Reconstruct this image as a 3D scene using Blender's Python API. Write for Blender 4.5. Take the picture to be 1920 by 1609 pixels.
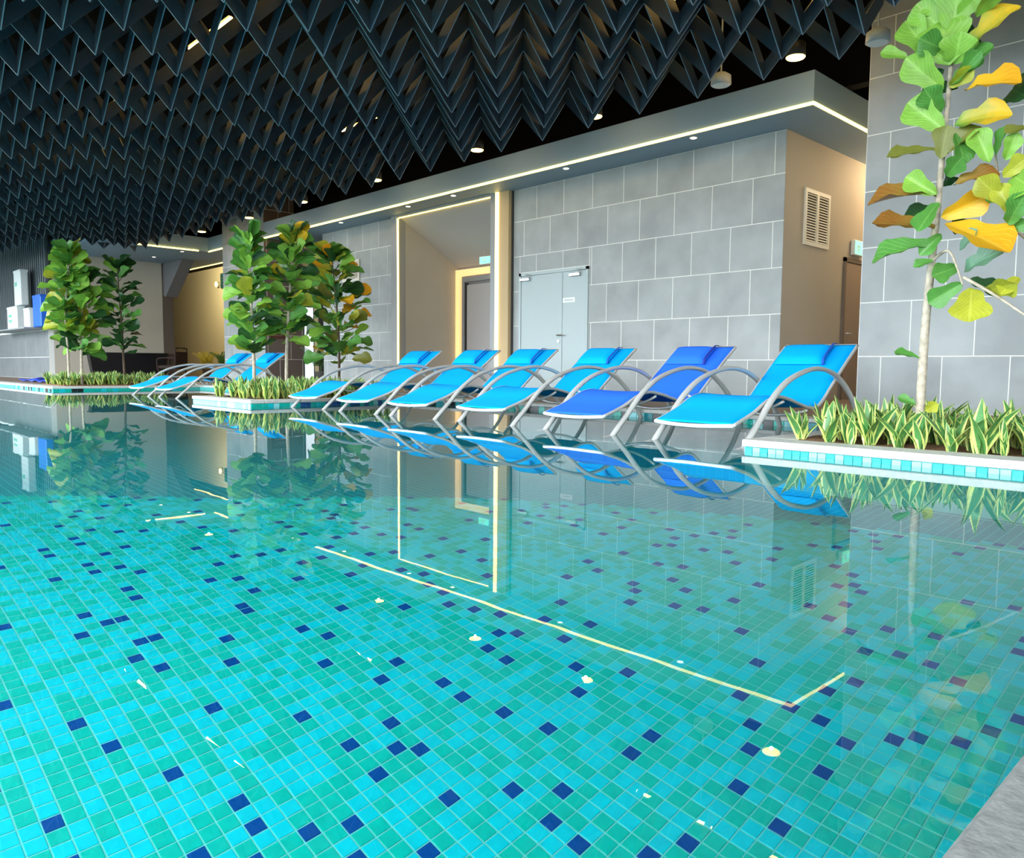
import bpy, math, random
from mathutils import Vector, Matrix
random.seed(7)
SC = bpy.context.scene
COL = SC.collection
for o in list(bpy.data.objects):
    bpy.data.objects.remove(o)

# ------------------------------------------------------------------ camera, sky, exposure
CAMZ, YAW, PITCH, ROLL, FPX = 0.52, 0.80665742, 0.07923604, 0.00765947, 1460.8
Fw = Vector((-math.sin(YAW)*math.cos(PITCH), math.cos(YAW)*math.cos(PITCH), -math.sin(PITCH)))
R0 = Vector((math.cos(YAW), math.sin(YAW), 0)); U0 = R0.cross(Fw)
Rt = math.cos(ROLL)*R0 + math.sin(ROLL)*U0
Up = -math.sin(ROLL)*R0 + math.cos(ROLL)*U0
cam = bpy.data.cameras.new('camera'); cam.sensor_fit = 'HORIZONTAL'; cam.sensor_width = 36.0
cam.lens = FPX/1920*36.0; cam.clip_start = 0.02; cam.clip_end = 400
camo = bpy.data.objects.new('camera', cam); COL.objects.link(camo)
m = Matrix((( Rt.x, Up.x, -Fw.x, 0), (Rt.y, Up.y, -Fw.y, 0), (Rt.z, Up.z, -Fw.z, CAMZ), (0, 0, 0, 1)))
camo.matrix_world = m
SC.camera = camo
CAM = Vector((0, 0, CAMZ))

W = bpy.data.worlds.new('sky'); SC.world = W; W.use_nodes = True
bg = W.node_tree.nodes['Background']
bg.inputs['Color'].default_value = (0.86, 0.94, 1.0, 1); bg.inputs['Strength'].default_value = 5.5
SC.view_settings.view_transform = 'Standard'; SC.view_settings.look = 'None'
SC.view_settings.gamma = 1.0; SC.view_settings.use_curve_mapping = False
SC.view_settings.exposure = 1.0
SC.cycles.max_bounces = 10; SC.cycles.diffuse_bounces = 5; SC.cycles.glossy_bounces = 4
SC.cycles.transmission_bounces = 6; SC.cycles.sample_clamp_indirect = 6.0
SC.cycles.caustics_refractive = True; SC.cycles.caustics_reflective = False
SC.cycles.use_denoising = True

# ------------------------------------------------------------------ helpers
def pray(u, v):
    return (Fw*FPX + Rt*(u-960) - Up*(v-804.5)).normalized()
def onp(u, v, ax, val):            # a point of the place on an axis plane, measured once from the photograph
    r = pray(u, v); return CAM + r*((val-CAM[ax])/r[ax])
def lin(c):
    return tuple(((x/255)/12.92 if x/255 <= .04045 else ((x/255+.055)/1.055)**2.4) for x in c)

def node_mat(name):
    mt = bpy.data.materials.new(name); mt.use_nodes = True
    nt = mt.node_tree; return mt, nt, nt.nodes['Principled BSDF']
def mat(name, rgb, rough=.6, metal=0.0, noise=0.0, nscale=6.0, rnd=0.0, bump=0.0, bscale=60.0, emit=None, estr=0.0, spec=.5, detail=4.0):
    mt, nt, b = node_mat(name)
    c = (*lin(rgb), 1)
    b.inputs['Base Color'].default_value = c; b.inputs['Roughness'].default_value = rough
    b.inputs['Metallic'].default_value = metal; b.inputs['Specular IOR Level'].default_value = spec
    last = None
    tc = None
    if noise or bump:
        tc = nt.nodes.new('ShaderNodeTexCoord')
    val = None
    if noise:
        geo = nt.nodes.new('ShaderNodeNewGeometry')
        n = nt.nodes.new('ShaderNodeTexNoise'); n.inputs['Scale'].default_value = nscale; n.inputs['Detail'].default_value = detail
        nt.links.new(geo.outputs['Position'], n.inputs['Vector'])
        mr = nt.nodes.new('ShaderNodeMapRange'); mr.inputs['From Min'].default_value = .3; mr.inputs['From Max'].default_value = .7
        mr.inputs['To Min'].default_value = 1-noise; mr.inputs['To Max'].default_value = 1+noise
        nt.links.new(n.outputs['Fac'], mr.inputs['Value']); val = mr.outputs['Result']
    if rnd:
        oi = nt.nodes.new('ShaderNodeObjectInfo')
        mr2 = nt.nodes.new('ShaderNodeMapRange'); mr2.inputs['To Min'].default_value = 1-rnd; mr2.inputs['To Max'].default_value = 1+rnd
        nt.links.new(oi.outputs['Random'], mr2.inputs['Value'])
        if val:
            mu = nt.nodes.new('ShaderNodeMath'); mu.operation = 'MULTIPLY'
            nt.links.new(val, mu.inputs[0]); nt.links.new(mr2.outputs['Result'], mu.inputs[1]); val = mu.outputs[0]
        else: val = mr2.outputs['Result']
    if val:
        vm = nt.nodes.new('ShaderNodeVectorMath'); vm.operation = 'SCALE'; vm.inputs[0].default_value = c[:3]
        nt.links.new(val, vm.inputs['Scale']); nt.links.new(vm.outputs[0], b.inputs['Base Color'])
    if bump:
        n2 = nt.nodes.new('ShaderNodeTexNoise'); n2.inputs['Scale'].default_value = bscale; n2.inputs['Detail'].default_value = 5
        geo2 = nt.nodes.new('ShaderNodeNewGeometry'); nt.links.new(geo2.outputs['Position'], n2.inputs['Vector'])
        bp = nt.nodes.new('ShaderNodeBump'); bp.inputs['Strength'].default_value = bump; bp.inputs['Distance'].default_value = .01
        nt.links.new(n2.outputs['Fac'], bp.inputs['Height']); nt.links.new(bp.outputs['Normal'], b.inputs['Normal'])
    if emit:
        b.inputs['Emission Color'].default_value = (*lin(emit), 1); b.inputs['Emission Strength'].default_value = estr
    return mt

class MB:
    def __init__(s): s.v = []; s.f = []; s.mi = []; s.uv = None
    def quad(s, a, b, c, d, mi=0):
        i = len(s.v); s.v += [tuple(a), tuple(b), tuple(c), tuple(d)]; s.f.append((i, i+1, i+2, i+3)); s.mi.append(mi)
    def box(s, x0, x1, y0, y1, z0, z1, mi=0):
        i = len(s.v)
        s.v += [(x0,y0,z0),(x1,y0,z0),(x1,y1,z0),(x0,y1,z0),(x0,y0,z1),(x1,y0,z1),(x1,y1,z1),(x0,y1,z1)]
        for q in ((0,3,2,1),(4,5,6,7),(0,1,5,4),(1,2,6,5),(2,3,7,6),(3,0,4,7)):
            s.f.append(tuple(i+k for k in q)); s.mi.append(mi)
    def bev(s, x0, x1, y0, y1, z0, z1, b):      # box chamfered on all edges (via 3 nested loops)
        i = len(s.v); P = []
        for (sx, X) in ((-1, (x0, x1)), (1, (x0, x1))):
            pass
        import itertools
        idx = {}
        for cx, cy, cz in itertools.product((0, 1), repeat=3):
            X = (x0, x1)[cx]; Y = (y0, y1)[cy]; Z = (z0, z1)[cz]
            dx = b if cx == 0 else -b; dy = b if cy == 0 else -b; dz = b if cz == 0 else -b
            for k, p in enumerate(((X, Y+dy, Z+dz), (X+dx, Y, Z+dz), (X+dx, Y+dy, Z))):
                idx[(cx, cy, cz, k)] = len(s.v); s.v.append(p)
        I = lambda *a: idx[a]
        def add(*q): s.f.append(tuple(q)); s.mi.append(0)
        for c in (0, 1):
            add(*[I(c, a, d, 0) for a, d in ((0,0),(1,0),(1,1),(0,1))][::(1 if c else -1)])
            add(*[I(a, c, d, 1) for a, d in ((0,0),(1,0),(1,1),(0,1))][::(-1 if c else 1)])
            add(*[I(a, d, c, 2) for a, d in ((0,0),(1,0),(1,1),(0,1))][::(1 if c else -1)])
        for a in (0, 1):
            for d in (0, 1):
                add(I(a,d,0,0), I(a,d,1,0), I(a,d,1,1), I(a,d,0,1))
                add(I(a,0,d,0), I(a,1,d,0), I(a,1,d,2), I(a,0,d,2))
                add(I(0,a,d,1), I(1,a,d,1), I(1,a,d,2), I(0,a,d,2))
        for cx, cy, cz in itertools.product((0, 1), repeat=3):
            add(I(cx,cy,cz,0), I(cx,cy,cz,1), I(cx,cy,cz,2))
    def tube(s, pts, r, n=8, flat=1.0, side=None, mi=0):
        pts = [Vector(p) for p in pts]; k = len(pts); base = len(s.v); prev = None
        for i, p in enumerate(pts):
            t = (pts[min(i+1, k-1)]-pts[max(i-1, 0)]).normalized()
            if side is not None: a = Vector(side)
            elif prev is None: a = Vector((0, 0, 1)) if abs(t.z) < .9 else Vector((1, 0, 0))
            else: a = prev
            a = (a - t*a.dot(t)).normalized(); b = t.cross(a); prev = a
            rr = r[i] if isinstance(r, (list, tuple)) else r
            for j in range(n):
                w = 2*math.pi*j/n
                s.v.append(tuple(p + a*(rr*math.cos(w)) + b*(rr*flat*math.sin(w))))
        for i in range(k-1):
            for j in range(n):
                q = base+i*n; s.f.append((q+j, q+(j+1)%n, q+n+(j+1)%n, q+n+j)); s.mi.append(mi)
        s.f.append(tuple(base+j for j in range(n))[::-1]); s.mi.append(mi)
        s.f.append(tuple(base+(k-1)*n+j for j in range(n))); s.mi.append(mi)
    def lathe(s, prof, cx=0, cy=0, n=24, mi=0):
        base = len(s.v)
        for (r, z) in prof:
            for j in range(n):
                w = 2*math.pi*j/n; s.v.append((cx+r*math.cos(w), cy+r*math.sin(w), z))
        for i in range(len(prof)-1):
            for j in range(n):
                q = base+i*n; s.f.append((q+j, q+(j+1)%n, q+n+(j+1)%n, q+n+j)); s.mi.append(mi)
        s.f.append(tuple(base+j for j in range(n))[::-1]); s.mi.append(mi)
        s.f.append(tuple(base+(len(prof)-1)*n+j for j in range(n))); s.mi.append(mi)
    def mesh(s, name, mats, smooth=False):
        me = bpy.data.meshes.new(name); me.from_pydata(s.v, [], s.f)
        for mm in (mats if isinstance(mats, (list, tuple)) else [mats]): me.materials.append(mm)
        if any(s.mi): me.polygons.foreach_set('material_index', s.mi)
        if smooth: me.polygons.foreach_set('use_smooth', [True]*len(me.polygons))
        me.update(); return me
    def build(s, name, mats, parent=None, smooth=False, loc=None):
        return obj(name, s.mesh(name, mats, smooth), parent, loc)

def obj(name, data, parent=None, loc=None):
    o = bpy.data.objects.new(name, data); COL.objects.link(o)
    if parent: o.parent = parent
    if loc is not None: o.location = loc
    return o
def tag(o, label=None, cat=None, group=None, kind=None):
    if label: o['label'] = label
    if cat: o['category'] = cat
    if group: o['group'] = group
    if kind: o['kind'] = kind
    return o
def thing(name, label, cat, loc=(0, 0, 0), rz=0, group=None):
    o = obj(name, None, None, loc); o.rotation_euler = (0, 0, rz); o.empty_display_size = .1
    return tag(o, label, cat, group)
def struct(o, label=None, cat=None): return tag(o, label, cat, kind='structure')
def copy_tree(o, parent=None):
    c = o.copy(); COL.objects.link(c); c.parent = parent
    for ch in list(o.children): copy_tree(ch, c)
    return c
def catmull(P, n=6):
    P = [Vector(p) for p in P]; out = []
    for i in range(len(P)-1):
        a, b, c, d = P[max(i-1, 0)], P[i], P[i+1], P[min(i+2, len(P)-1)]
        for k in range(n):
            t = k/n
            out.append(.5*((2*b)+(c-a)*t+(2*a-5*b+4*c-d)*t*t+(-a+3*b-3*c+d)*t**3))
    out.append(P[-1]); return out

# ------------------------------------------------------------------ materials
M = {}
M['tile'] = mat('grey_stone_tile', (158, 164, 164), .55, noise=.14, nscale=2.2, rnd=.07, bump=.05, bscale=30)
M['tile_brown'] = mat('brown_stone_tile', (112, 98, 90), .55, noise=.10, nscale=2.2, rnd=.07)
M['grout'] = mat('pale_grout', (232, 234, 228), .8)
M['beige'] = mat('beige_paint', (192, 184, 168), .7, noise=.04, nscale=1.5)
M['brownwall'] = mat('taupe_paint', (176, 166, 150), .7, noise=.03, nscale=1.2)
M['cream'] = mat('cream_paint', (190, 178, 140), .8)
M['soffit'] = mat('grey_soffit_paint', (140, 166, 186), .55)
M['trimgrey'] = mat('grey_trim_metal', (150, 154, 156), .4)
M['black'] = mat('black_void_paint', (9, 10, 11), .9, spec=.1)
M['darkroom'] = mat('dark_corridor_paint', (30, 30, 32), .8)
M['fin'] = mat('anthracite_baffle_sheet', (52, 66, 76), .36, noise=.08, nscale=20, spec=.5)
M['finedge_lit'] = mat('baffle_edge_painted_light', (122, 140, 150), .4)  # paler lower edges: light from below painted into the colour
M['door'] = mat('grey_door_paint', (172, 188, 190), .45)
M['doorlilac'] = mat('pale_grey_door', (180, 178, 180), .5)
M['steel'] = mat('brushed_steel', (200, 205, 208), .28, metal=1.0)
M['white'] = mat('white_plastic', (232, 234, 232), .45)
M['vent'] = mat('off_white_louvre', (226, 222, 208), .5)
M['deck'] = mat('brown_stone_deck', (138, 116, 100), .6, noise=.12, nscale=5)
M['coping'] = mat('pale_granite_coping', (196, 197, 192), .7, noise=.13, nscale=45, bump=.15, bscale=120, detail=8)
M['soil'] = mat('brown_mulch', (120, 84, 56), .95, noise=.35, nscale=70, bump=.6, bscale=90)
M['frame'] = mat('silver_grey_frame', (196, 196, 192), .38, metal=.25)
M['framewhite'] = mat('white_foot_bar', (226, 232, 236), .4)
M['sling_azure'] = mat('azure_mesh_sling', (0, 164, 240), .8, noise=.02, nscale=300, spec=.1)
M['sling_royal'] = mat('royal_blue_mesh_sling', (44, 112, 238), .8, noise=.02, nscale=300, spec=.1)
M['strap_azure'] = mat('deep_blue_strap', (0, 78, 176), .7)
M['strap_royal'] = mat('navy_strap', (18, 40, 140), .7)
M['bark'] = mat('pale_bark', (176, 164, 146), .85, noise=.25, nscale=30, bump=.4, bscale=60)
M['bark_dark'] = mat('dark_bark', (92, 76, 58), .85, noise=.25, nscale=30)
M['led'] = mat('warm_led_strip', (255, 240, 190), .5, emit=(255, 216, 112), estr=2.6)
M['lamp'] = mat('warm_lamp_disc', (255, 240, 200), .5, emit=(255, 206, 96), estr=5.0)
M['downlight'] = mat('downlight_lens', (255, 250, 235), .5, emit=(255, 244, 220), estr=3.0)
M['tube'] = mat('warm_tube_light', (255, 240, 200), .5, emit=(255, 206, 110), estr=16.0)
M['signgreen'] = mat('lit_green_sign', (150, 230, 200), .5, emit=(120, 225, 185), estr=.7)
M['bluebox'] = mat('blue_plastic', (20, 108, 226), .4)
M['bluetarp'] = mat('blue_tarpaulin', (40, 70, 190), .5)
M['rattan'] = mat('dark_brown_rattan', (44, 26, 18), .8, noise=.3, nscale=60)
M['counter'] = mat('black_counter_panel', (18, 20, 26), .35)
M['board'] = mat('brown_notice_board', (92, 54, 44), .6)
M['print'] = mat('pale_brown_print', (140, 104, 92), .6)
M['greenprint'] = mat('pale_green_print', (120, 200, 170), .6)
M['daywindow'] = mat('frosted_glass_lit_by_daylight', (240, 246, 250), .3, emit=(235, 245, 255), estr=.55)
M['glassdark'] = mat('glass_painted_reflection', (60, 90, 104), .08)  # dark blue reflection in the upper pane, painted as base colour
M['pot'] = mat('grey_pot', (90, 88, 84), .7)
M['ground'] = mat('outdoor_terrace', (112, 115, 112), .8)
# pool tiles
POOLTILE = {'cyan': mat('cyan_glass_mosaic', (0, 180, 191), .25, noise=.05, nscale=25),
            'teal': mat('teal_green_glass_mosaic', (0, 167, 152), .25, noise=.05, nscale=25),
            'navy': mat('navy_glass_mosaic', (0, 64, 132), .25, noise=.06, nscale=25),
            'deep': mat('deep_teal_mosaic', (6, 128, 138), .3, noise=.08, nscale=25),
            'black': mat('black_glass_mosaic', (10, 20, 24), .2),
            'white': mat('pale_aqua_mosaic', (132, 208, 212), .25)}
M['poolgrout'] = mat('pale_aqua_grout', (76, 178, 172), .8)

def tiled_pool_mat(name, c1, c2, size):
    mt, nt, b = node_mat(name)
    geo = nt.nodes.new('ShaderNodeNewGeometry')
    br = nt.nodes.new('ShaderNodeTexBrick'); br.offset = 0
    br.inputs['Color1'].default_value = (*lin(c1), 1); br.inputs['Color2'].default_value = (*lin(c2), 1)
    br.inputs['Mortar'].default_value = (*lin((60, 150, 148)), 1)
    br.inputs['Scale'].default_value = 1.0; br.inputs['Mortar Size'].default_value = .0022
    br.inputs['Brick Width'].default_value = size; br.inputs['Row Height'].default_value = size
    nt.links.new(geo.outputs['Position'], br.inputs['Vector']); nt.links.new(br.outputs['Color'], b.inputs['Base Color'])
    b.inputs['Roughness'].default_value = .3
    return mt
M['poolfar'] = tiled_pool_mat('far_pool_mosaic', (4, 118, 128), (8, 138, 142), .0482)

# water: clear, refracting, with a barely moving surface
wm = bpy.data.materials.new('clear_pool_water'); wm.use_nodes = True; nt = wm.node_tree
nt.nodes.remove(nt.nodes['Principled BSDF'])
gl = nt.nodes.new('ShaderNodeBsdfGlass'); gl.inputs['IOR'].default_value = 1.333; gl.inputs['Roughness'].default_value = 0
gl.inputs['Color'].default_value = (1, 1, 1, 1)
geo = nt.nodes.new('ShaderNodeNewGeometry'); nz = nt.nodes.new('ShaderNodeTexNoise'); nz.inputs['Scale'].default_value = 3.0; nz.inputs['Detail'].default_value = 2
bp = nt.nodes.new('ShaderNodeBump'); bp.inputs['Strength'].default_value = .05; bp.inputs['Distance'].default_value = .004
nt.links.new(geo.outputs['Position'], nz.inputs['Vector']); nt.links.new(nz.outputs['Fac'], bp.inputs['Height'])
nt.links.new(bp.outputs['Normal'], gl.inputs['Normal']); nt.links.new(gl.outputs[0], nt.nodes['Material Output'].inputs['Surface'])
M['water'] = wm

# ------------------------------------------------------------------ the shell
DECK = .08
EDGE = 6.75          # back edge of the water
WALL = 9.53          # face of the tiled back wall
SOF = 3.56           # underside of the soffit
FASC = 8.82
LEDGE = -.12
DEPTH = -1.3
PX = -.217           # right-hand pool side

# deck slabs
b = MB(); b.box(-36, 8, EDGE+.16, 14.2, -.3, DECK)
b.box(-36, -16.9, 4.2, EDGE+.16, -.3, DECK)
struct(b.build('floor', M['deck']), 'brown stone deck around the pool')
b = MB(); b.box(-60, 60, -60, -6, -.35, .02)
struct(b.build('floor_terrace', M['ground']), 'pale terrace outside the open side')
# ceiling void and slab, with an unseen edge beam added to block sky light
b = MB(); b.box(-36, 8, -.3, 14.2, 5.0, 5.2); b.box(-36, 8, -.5, -.3, 3.62, 5.2)
struct(b.build('ceiling', M['black']), 'black ceiling slab above the baffles with an added light-blocking edge beam')
b = MB(); b.box(-36, 8, 9.62, 9.8, 3.93, 5.0)
struct(b.build('wall_void', M['black']), 'black wall of the ceiling void')
b = MB(); b.box(8, 8.2, -2, 14.2, -.3, 5.0)  # unseen wall added to keep side light off the baffle faces
struct(b.build('wall_right_light_block', M['beige']), 'unseen pale wall added to block light at the right end of the hall')
b = MB(); b.box(-34.2, -34, -2, 14.2, -.3, 5.0)
struct(b.build('wall_left', M['darkroom']), 'dark far wall at the left end')
b = MB(); b.box(-36, 8, 14.0, 14.2, -.3, 5.0)
struct(b.build('wall_rear', M['darkroom']), 'dark rear wall behind the corridor')

_tc = {}
def wall_tiles(parent, axis, face, u0, u1, zlines, phases, material, width=.613, gap=.011, thick=.012, holes=(), sign=-1):
    """stone slabs in running bond; axis 'x': wall runs along x and faces sign*y; axis 'y': runs along y, faces sign*x"""
    for k in range(len(zlines)-1):
        z0, z1 = zlines[k], zlines[k+1]
        ph = phases[k % len(phases)]
        n0 = math.floor((u0-ph)/width)-1
        cuts = [u0]
        q = n0
        while ph+q*width < u1:
            if ph+q*width > u0+.02: cuts.append(ph+q*width)
            q += 1
        cuts.append(u1)
        for a, c in zip(cuts[:-1], cuts[1:]):
            seg = [(a, c)]
            for (h0, h1, hz) in holes:
                ns = []
                for (s0, s1) in seg:
                    pts = sorted({s0, s1, *[h for h in (h0, h1) if s0 < h < s1 and z0 < hz]})
                    ns += list(zip(pts[:-1], pts[1:]))
                seg = ns
            for (s0, s1) in seg:
                zz0 = z0
                for (h0, h1, hz) in holes:
                    if s0 >= h0-1e-6 and s1 <= h1+1e-6: zz0 = max(zz0, hz)
                w, h = s1-s0-gap, z1-zz0-gap
                if w < .015 or h < .015: continue
                key = (axis, round(w, 3), round(h, 3), material.name)
                if key not in _tc:
                    t = MB()
                    if axis == 'x': t.bev(-w/2, w/2, -thick/2, thick/2, -h/2, h/2, .002)
                    else: t.bev(-thick/2, thick/2, -w/2, w/2, -h/2, h/2, .002)
                    _tc[key] = t.mesh('wall_tile', material)
                uc, zc = (s0+s1)/2, (zz0+z1)/2
                off = face+sign*(.0018-thick/2+random.uniform(0, .0012))
                obj('wall_tile', _tc[key], parent, (uc, off, zc) if axis == 'x' else (off, uc, zc))
ZB = [DECK, .640, 1.235, 1.83, 2.425, 3.02, SOF]
D1 = (-9.775, -8.20, 2.14)
b = MB(); b.box(-9.93, -4.942, WALL, WALL+.15, 0, SOF+.1)
wb = struct(b.build('wall_back', M['grout']), 'grey stone tile wall behind the loungers')
wall_tiles(wb, 'x', WALL, -9.93, -4.936, ZB, (-5.39, -5.09), M['tile'], holes=(D1,))
b = MB(); b.box(-16.36, -13.43, WALL, WALL+.15, 0, SOF+.1)
wa = struct(b.build('wall_back_left', M['grout']), 'grey stone tile wall left of the lit portal')
wall_tiles(wa, 'x', WALL, -16.36, -13.43, ZB, (-13.75, -13.45), M['tile'], holes=())
ZR = [DECK, .667, 1.256, 1.850, 2.455, 3.055, 3.655, 4.255, 4.9]
b = MB(); b.box(-3.63, 8, 8.8, 14, 0, 5)
wr = struct(b.build('wall_right', M['grout']), 'grey stone tile wall behind the near tree')
wall_tiles(wr, 'x', 8.8, -3.63, 3.2, ZR, (-3.381, -3.092), M['tile'])
# taupe end wall of the tiled block, with its corridor
b = MB(); b.box(-5.1, -4.94, WALL+.006, 13.9, 0, SOF+.1)
struct(b.build('wall_corridor', M['brownwall']), 'taupe end wall of the tiled block')
# pillar with tiles
b = MB(); b.box(-20.2, -17.88, FASC, 9.85, 0, 5.0)
pl = struct(b.build('wall_pillar', M['grout']), 'broad tiled pillar left of the dark corridor')
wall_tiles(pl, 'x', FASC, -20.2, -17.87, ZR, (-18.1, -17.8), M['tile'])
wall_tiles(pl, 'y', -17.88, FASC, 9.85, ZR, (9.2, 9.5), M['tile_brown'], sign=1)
b = MB(); b.box(-20.2, -16.36, 11.6, 11.75, 0, SOF)
struct(b.build('wall_passage', M['darkroom']), 'dark end of the passage beside the pillar')
# soffit
b = MB()
b.box(-21.1, -4.26, FASC, 13.9, SOF, 3.93); b.box(-30, -21.1, 7.0, 10.0, SOF, 3.93); b.box(-30, -21.1, 5.9, 7.0, SOF, 3.93)
struct(b.build('ceiling_soffit', M['soffit']), 'grey dropped soffit with lit edge')
# LED strips
def led(label, x0, x1, y0, y1, z0, z1, group='warm led strips along the soffit and portal'):
    b = MB(); b.bev(x0, x1, y0, y1, z0, z1, .003)
    return tag(b.build('led_strip', M['led']), label, 'light strip', group)
led('long warm light strip along the front edge of the grey soffit', -17.85, -4.25, FASC-.016, FASC+.012, SOF-.016, SOF+.016)
led('warm light strip turning back along the soffit end beside the stone wall', -4.274, -4.246, FASC+.012, 13.0, SOF-.016, SOF+.016)
led('warm light strip on the soffit edge above the beige wall at left', -21.1, -21.07, 7.0, 8.55, SOF-.016, SOF+.016)
led('short warm light strip from the soffit corner to the tiled pillar', -21.07, -20.2, FASC-.016, FASC+.01, SOF-.016, SOF+.016)
b = MB(); b.box(-21.1, -20.2, FASC, 10.0, SOF, 3.93)

# ------------------------------------------------------------------ lit portal recess
b = MB()
b.box(-13.43, -13.23, 9.40, 9.62, 0, SOF); b.box(-10.40, -10.28, 9.40, 9.62, 0, SOF); b.box(-13.23, -10.40, 9.40, 9.52, 3.52, SOF)
struct(b.build('trim_1', M['trimgrey']), 'grey metal frame around the lit portal')
b = MB()
i0 = (-13.23, 9.5); 
b.box(-13.35, -13.225, 9.62, 11.1, 0, SOF)                 # left cheek
b.box(-10.39, -10.25, 9.62, 11.1, 0, SOF)
struct(b.build('wall_portal', M['beige']), 'beige side walls of the portal recess')
b = MB(); b.v = [(-13.225, 9.52, 3.50), (-10.39, 9.52, 3.50), (-10.39, 11.1, 2.60), (-13.225, 11.1, 2.60), (-13.225, 9.52, 3.56), (-10.39, 9.52, 3.56), (-10.39, 11.1, 2.70), (-13.225, 11.1, 2.70)]
for q in ((0,3,2,1),(4,5,6,7),(0,1,5,4),(1,2,6,5),(2,3,7,6),(3,0,4,7)): b.f.append(q); b.mi.append(0)
struct(b.build('ceiling_portal', mat('pale_sloping_ceiling', (188, 188, 186), .7)), 'pale sloping ceiling inside the portal')
b = MB(); b.box(-13.23, -10.39, 11.0, 11.15, 0, 2.75)
struct(b.build('wall_portal_end', mat('warm_grey_panel', (142, 140, 140), .6)), 'grey end panel of the portal recess')
led('warm vertical light strip inside the left jamb of the portal', -13.228, -13.20, 9.40, 9.43, .1, 3.50)
led('warm vertical light strip on the right jamb of the portal', -10.278, -10.20, 9.40, 9.43, .1, SOF)
led('thin warm light strip under the portal head', -13.2, -10.42, 9.425, 9.44, 3.498, 3.518)
b = MB(); b.box(-10.2, -9.955, 9.42, 9.62, 0, SOF)
struct(b.build('trim_2', mat('warm_beige_jamb', (196, 172, 130), .6)), 'beige jamb right of the portal')
b = MB(); b.box(-9.955, -9.93, 9.49, 9.62, 0, SOF)
struct(b.build('trim_3', mat('dark_grey_joint', (58, 62, 64), .7)), 'dark shadow joint beside the jamb')
# inner lit door surround
b = MB(); b.box(-13.225, -13.08, 10.94, 11.0, 0, 2.60); b.box(-13.08, -10.4, 10.94, 11.0, 2.46, 2.60)
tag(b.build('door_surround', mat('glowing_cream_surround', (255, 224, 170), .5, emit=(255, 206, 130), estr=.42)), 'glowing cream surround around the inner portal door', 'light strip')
d = struct(obj('door_2', None, None, (-12.1, 10.95, 0)), 'pale grey door inside the portal')
b = MB(); b.box(-.9, -.82, -.02, .05, DECK, 2.42); b.box(-.82, 1.4, -.02, .05, 2.33, 2.42); b.build('door_frame', M['trimgrey'], d)
b = MB(); b.bev(-.72, .35, -.03, .02, DECK+.01, 2.26, .004); b.build('door_leaf', M['doorlilac'], d)
b = MB(); b.box(-.80, -.74, -.01, .04, DECK, 2.30); b.build('door_seal', M['darkroom'], d)
b = MB(); b.tube([(.22, -.03, 1.05), (.22, -.08, 1.05), (.12, -.08, 1.05)], .010, 6); b.build('door_handle', M['steel'], d)
def exit_sign(label, loc, rz, w, h, hang):
    t = thing('exit_sign', label, 'sign', loc, rz, 'lit green exit signs')
    b = MB(); b.bev(-w/2, w/2, -.03, .03, -h/2, h/2, .006); b.build('housing', M['white'], t)
    b = MB(); b.box(-w/2+.015, w/2-.015, -.036, -.031, -h/2+.015, h/2-.015); b.build('sign_face', M['signgreen'], t)
    b = MB(); k = h*.34; x = -w*.2
    b.tube([(x+.02, -.038, k*.75), (x+.021, -.0385, k*.75)], k*.2, 8)
    for p in (((x, -.038, k*.45), (x-.02, -.038, -k*.2)), ((x-.02, -.038, -k*.2), (x+.03, -.038, -k*.5), (x+.01, -.038, -k)), ((x-.02, -.038, -k*.2), (x-.06, -.038, -k*.8)), ((x, -.038, k*.35), (x+.05, -.038, k*.1)), ((x, -.038, k*.35), (x-.05, -.038, k*.2))):
        b.tube(p, .008, 5)
    b.build('pictogram', M['white'], t)
    if hang:
        for sx in (-1, 1):
            b = MB(); b.tube([(sx*w*.3, 0, h/2), (sx*w*.3, 0, h/2+hang)], .006, 6); b.build('hanger', M['steel'], t)
    return t
exit_sign('lit green exit sign hanging inside the portal', (-11.75, 10.6, 2.66), 0, .55, .16, .12)
exit_sign('lit green exit sign on the taupe wall above the corridor door', (-4.90, 11.72, 2.30), math.pi/2, .36, .22, 0)

# grey double door in the tiled wall
d = struct(obj('door_1', None, None, (-8.985, WALL, 0)), 'grey double service door with white plate')
b = MB(); b.box(-.785, -.735, -.03, .06, DECK, 2.13); b.box(.735, .785, -.03, .06, DECK, 2.13); b.box(-.785, .785, -.03, .06, 2.08, 2.13); b.build('door_frame', M['door'], d)
for s, x0, x1 in ((0, -.73, .228), (1, .236, .73)):
    b = MB(); b.bev(x0, x1, -.022, .02, DECK+.01, 2.075, .004); b.build('door_leaf', M['door'], d)
for x in (-.62, .52):
    b = MB(); b.bev(x-.11, x+.11, -.075, -.024, 1.985, 2.04, .008); c = b.build('door_closer', M['steel'], d)
    b = MB(); b.tube([(x+.05, -.06, 2.045), (x+.17, -.10, 2.075), (x+.02, -.04, 2.10)], .008, 6); b.build('closer_arm', M['steel'], c)
b = MB(); b.bev(.245, .515, -.028, -.0225, 1.575, 1.655, .002); p = b.build('name_plate', M['white'], d)
b = MB(); b.box(.285, .475, -.0295, -.0282, 1.602, 1.628); b.build('print_line', mat('faint_grey_print', (190, 200, 205), .6), p)
b = MB(); b.tube([(.16, -.022, 1.05), (.16, -.07, 1.05), (.30, -.075, 1.05)], .011, 8); b.lathe([(.026, 0), (.026, .006)], 0, 0, 12)
b2 = MB(); b2.tube([(.16, -.022, 1.05), (.16, -.07, 1.05), (.30, -.075, 1.05)], .011, 8); b2.build('door_handle', M['steel'], d)
b = MB(); b.tube([(.16, -.022, .955), (.16, -.035, .955)], .024, 12); b.build('lock', M['steel'], d)

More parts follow.
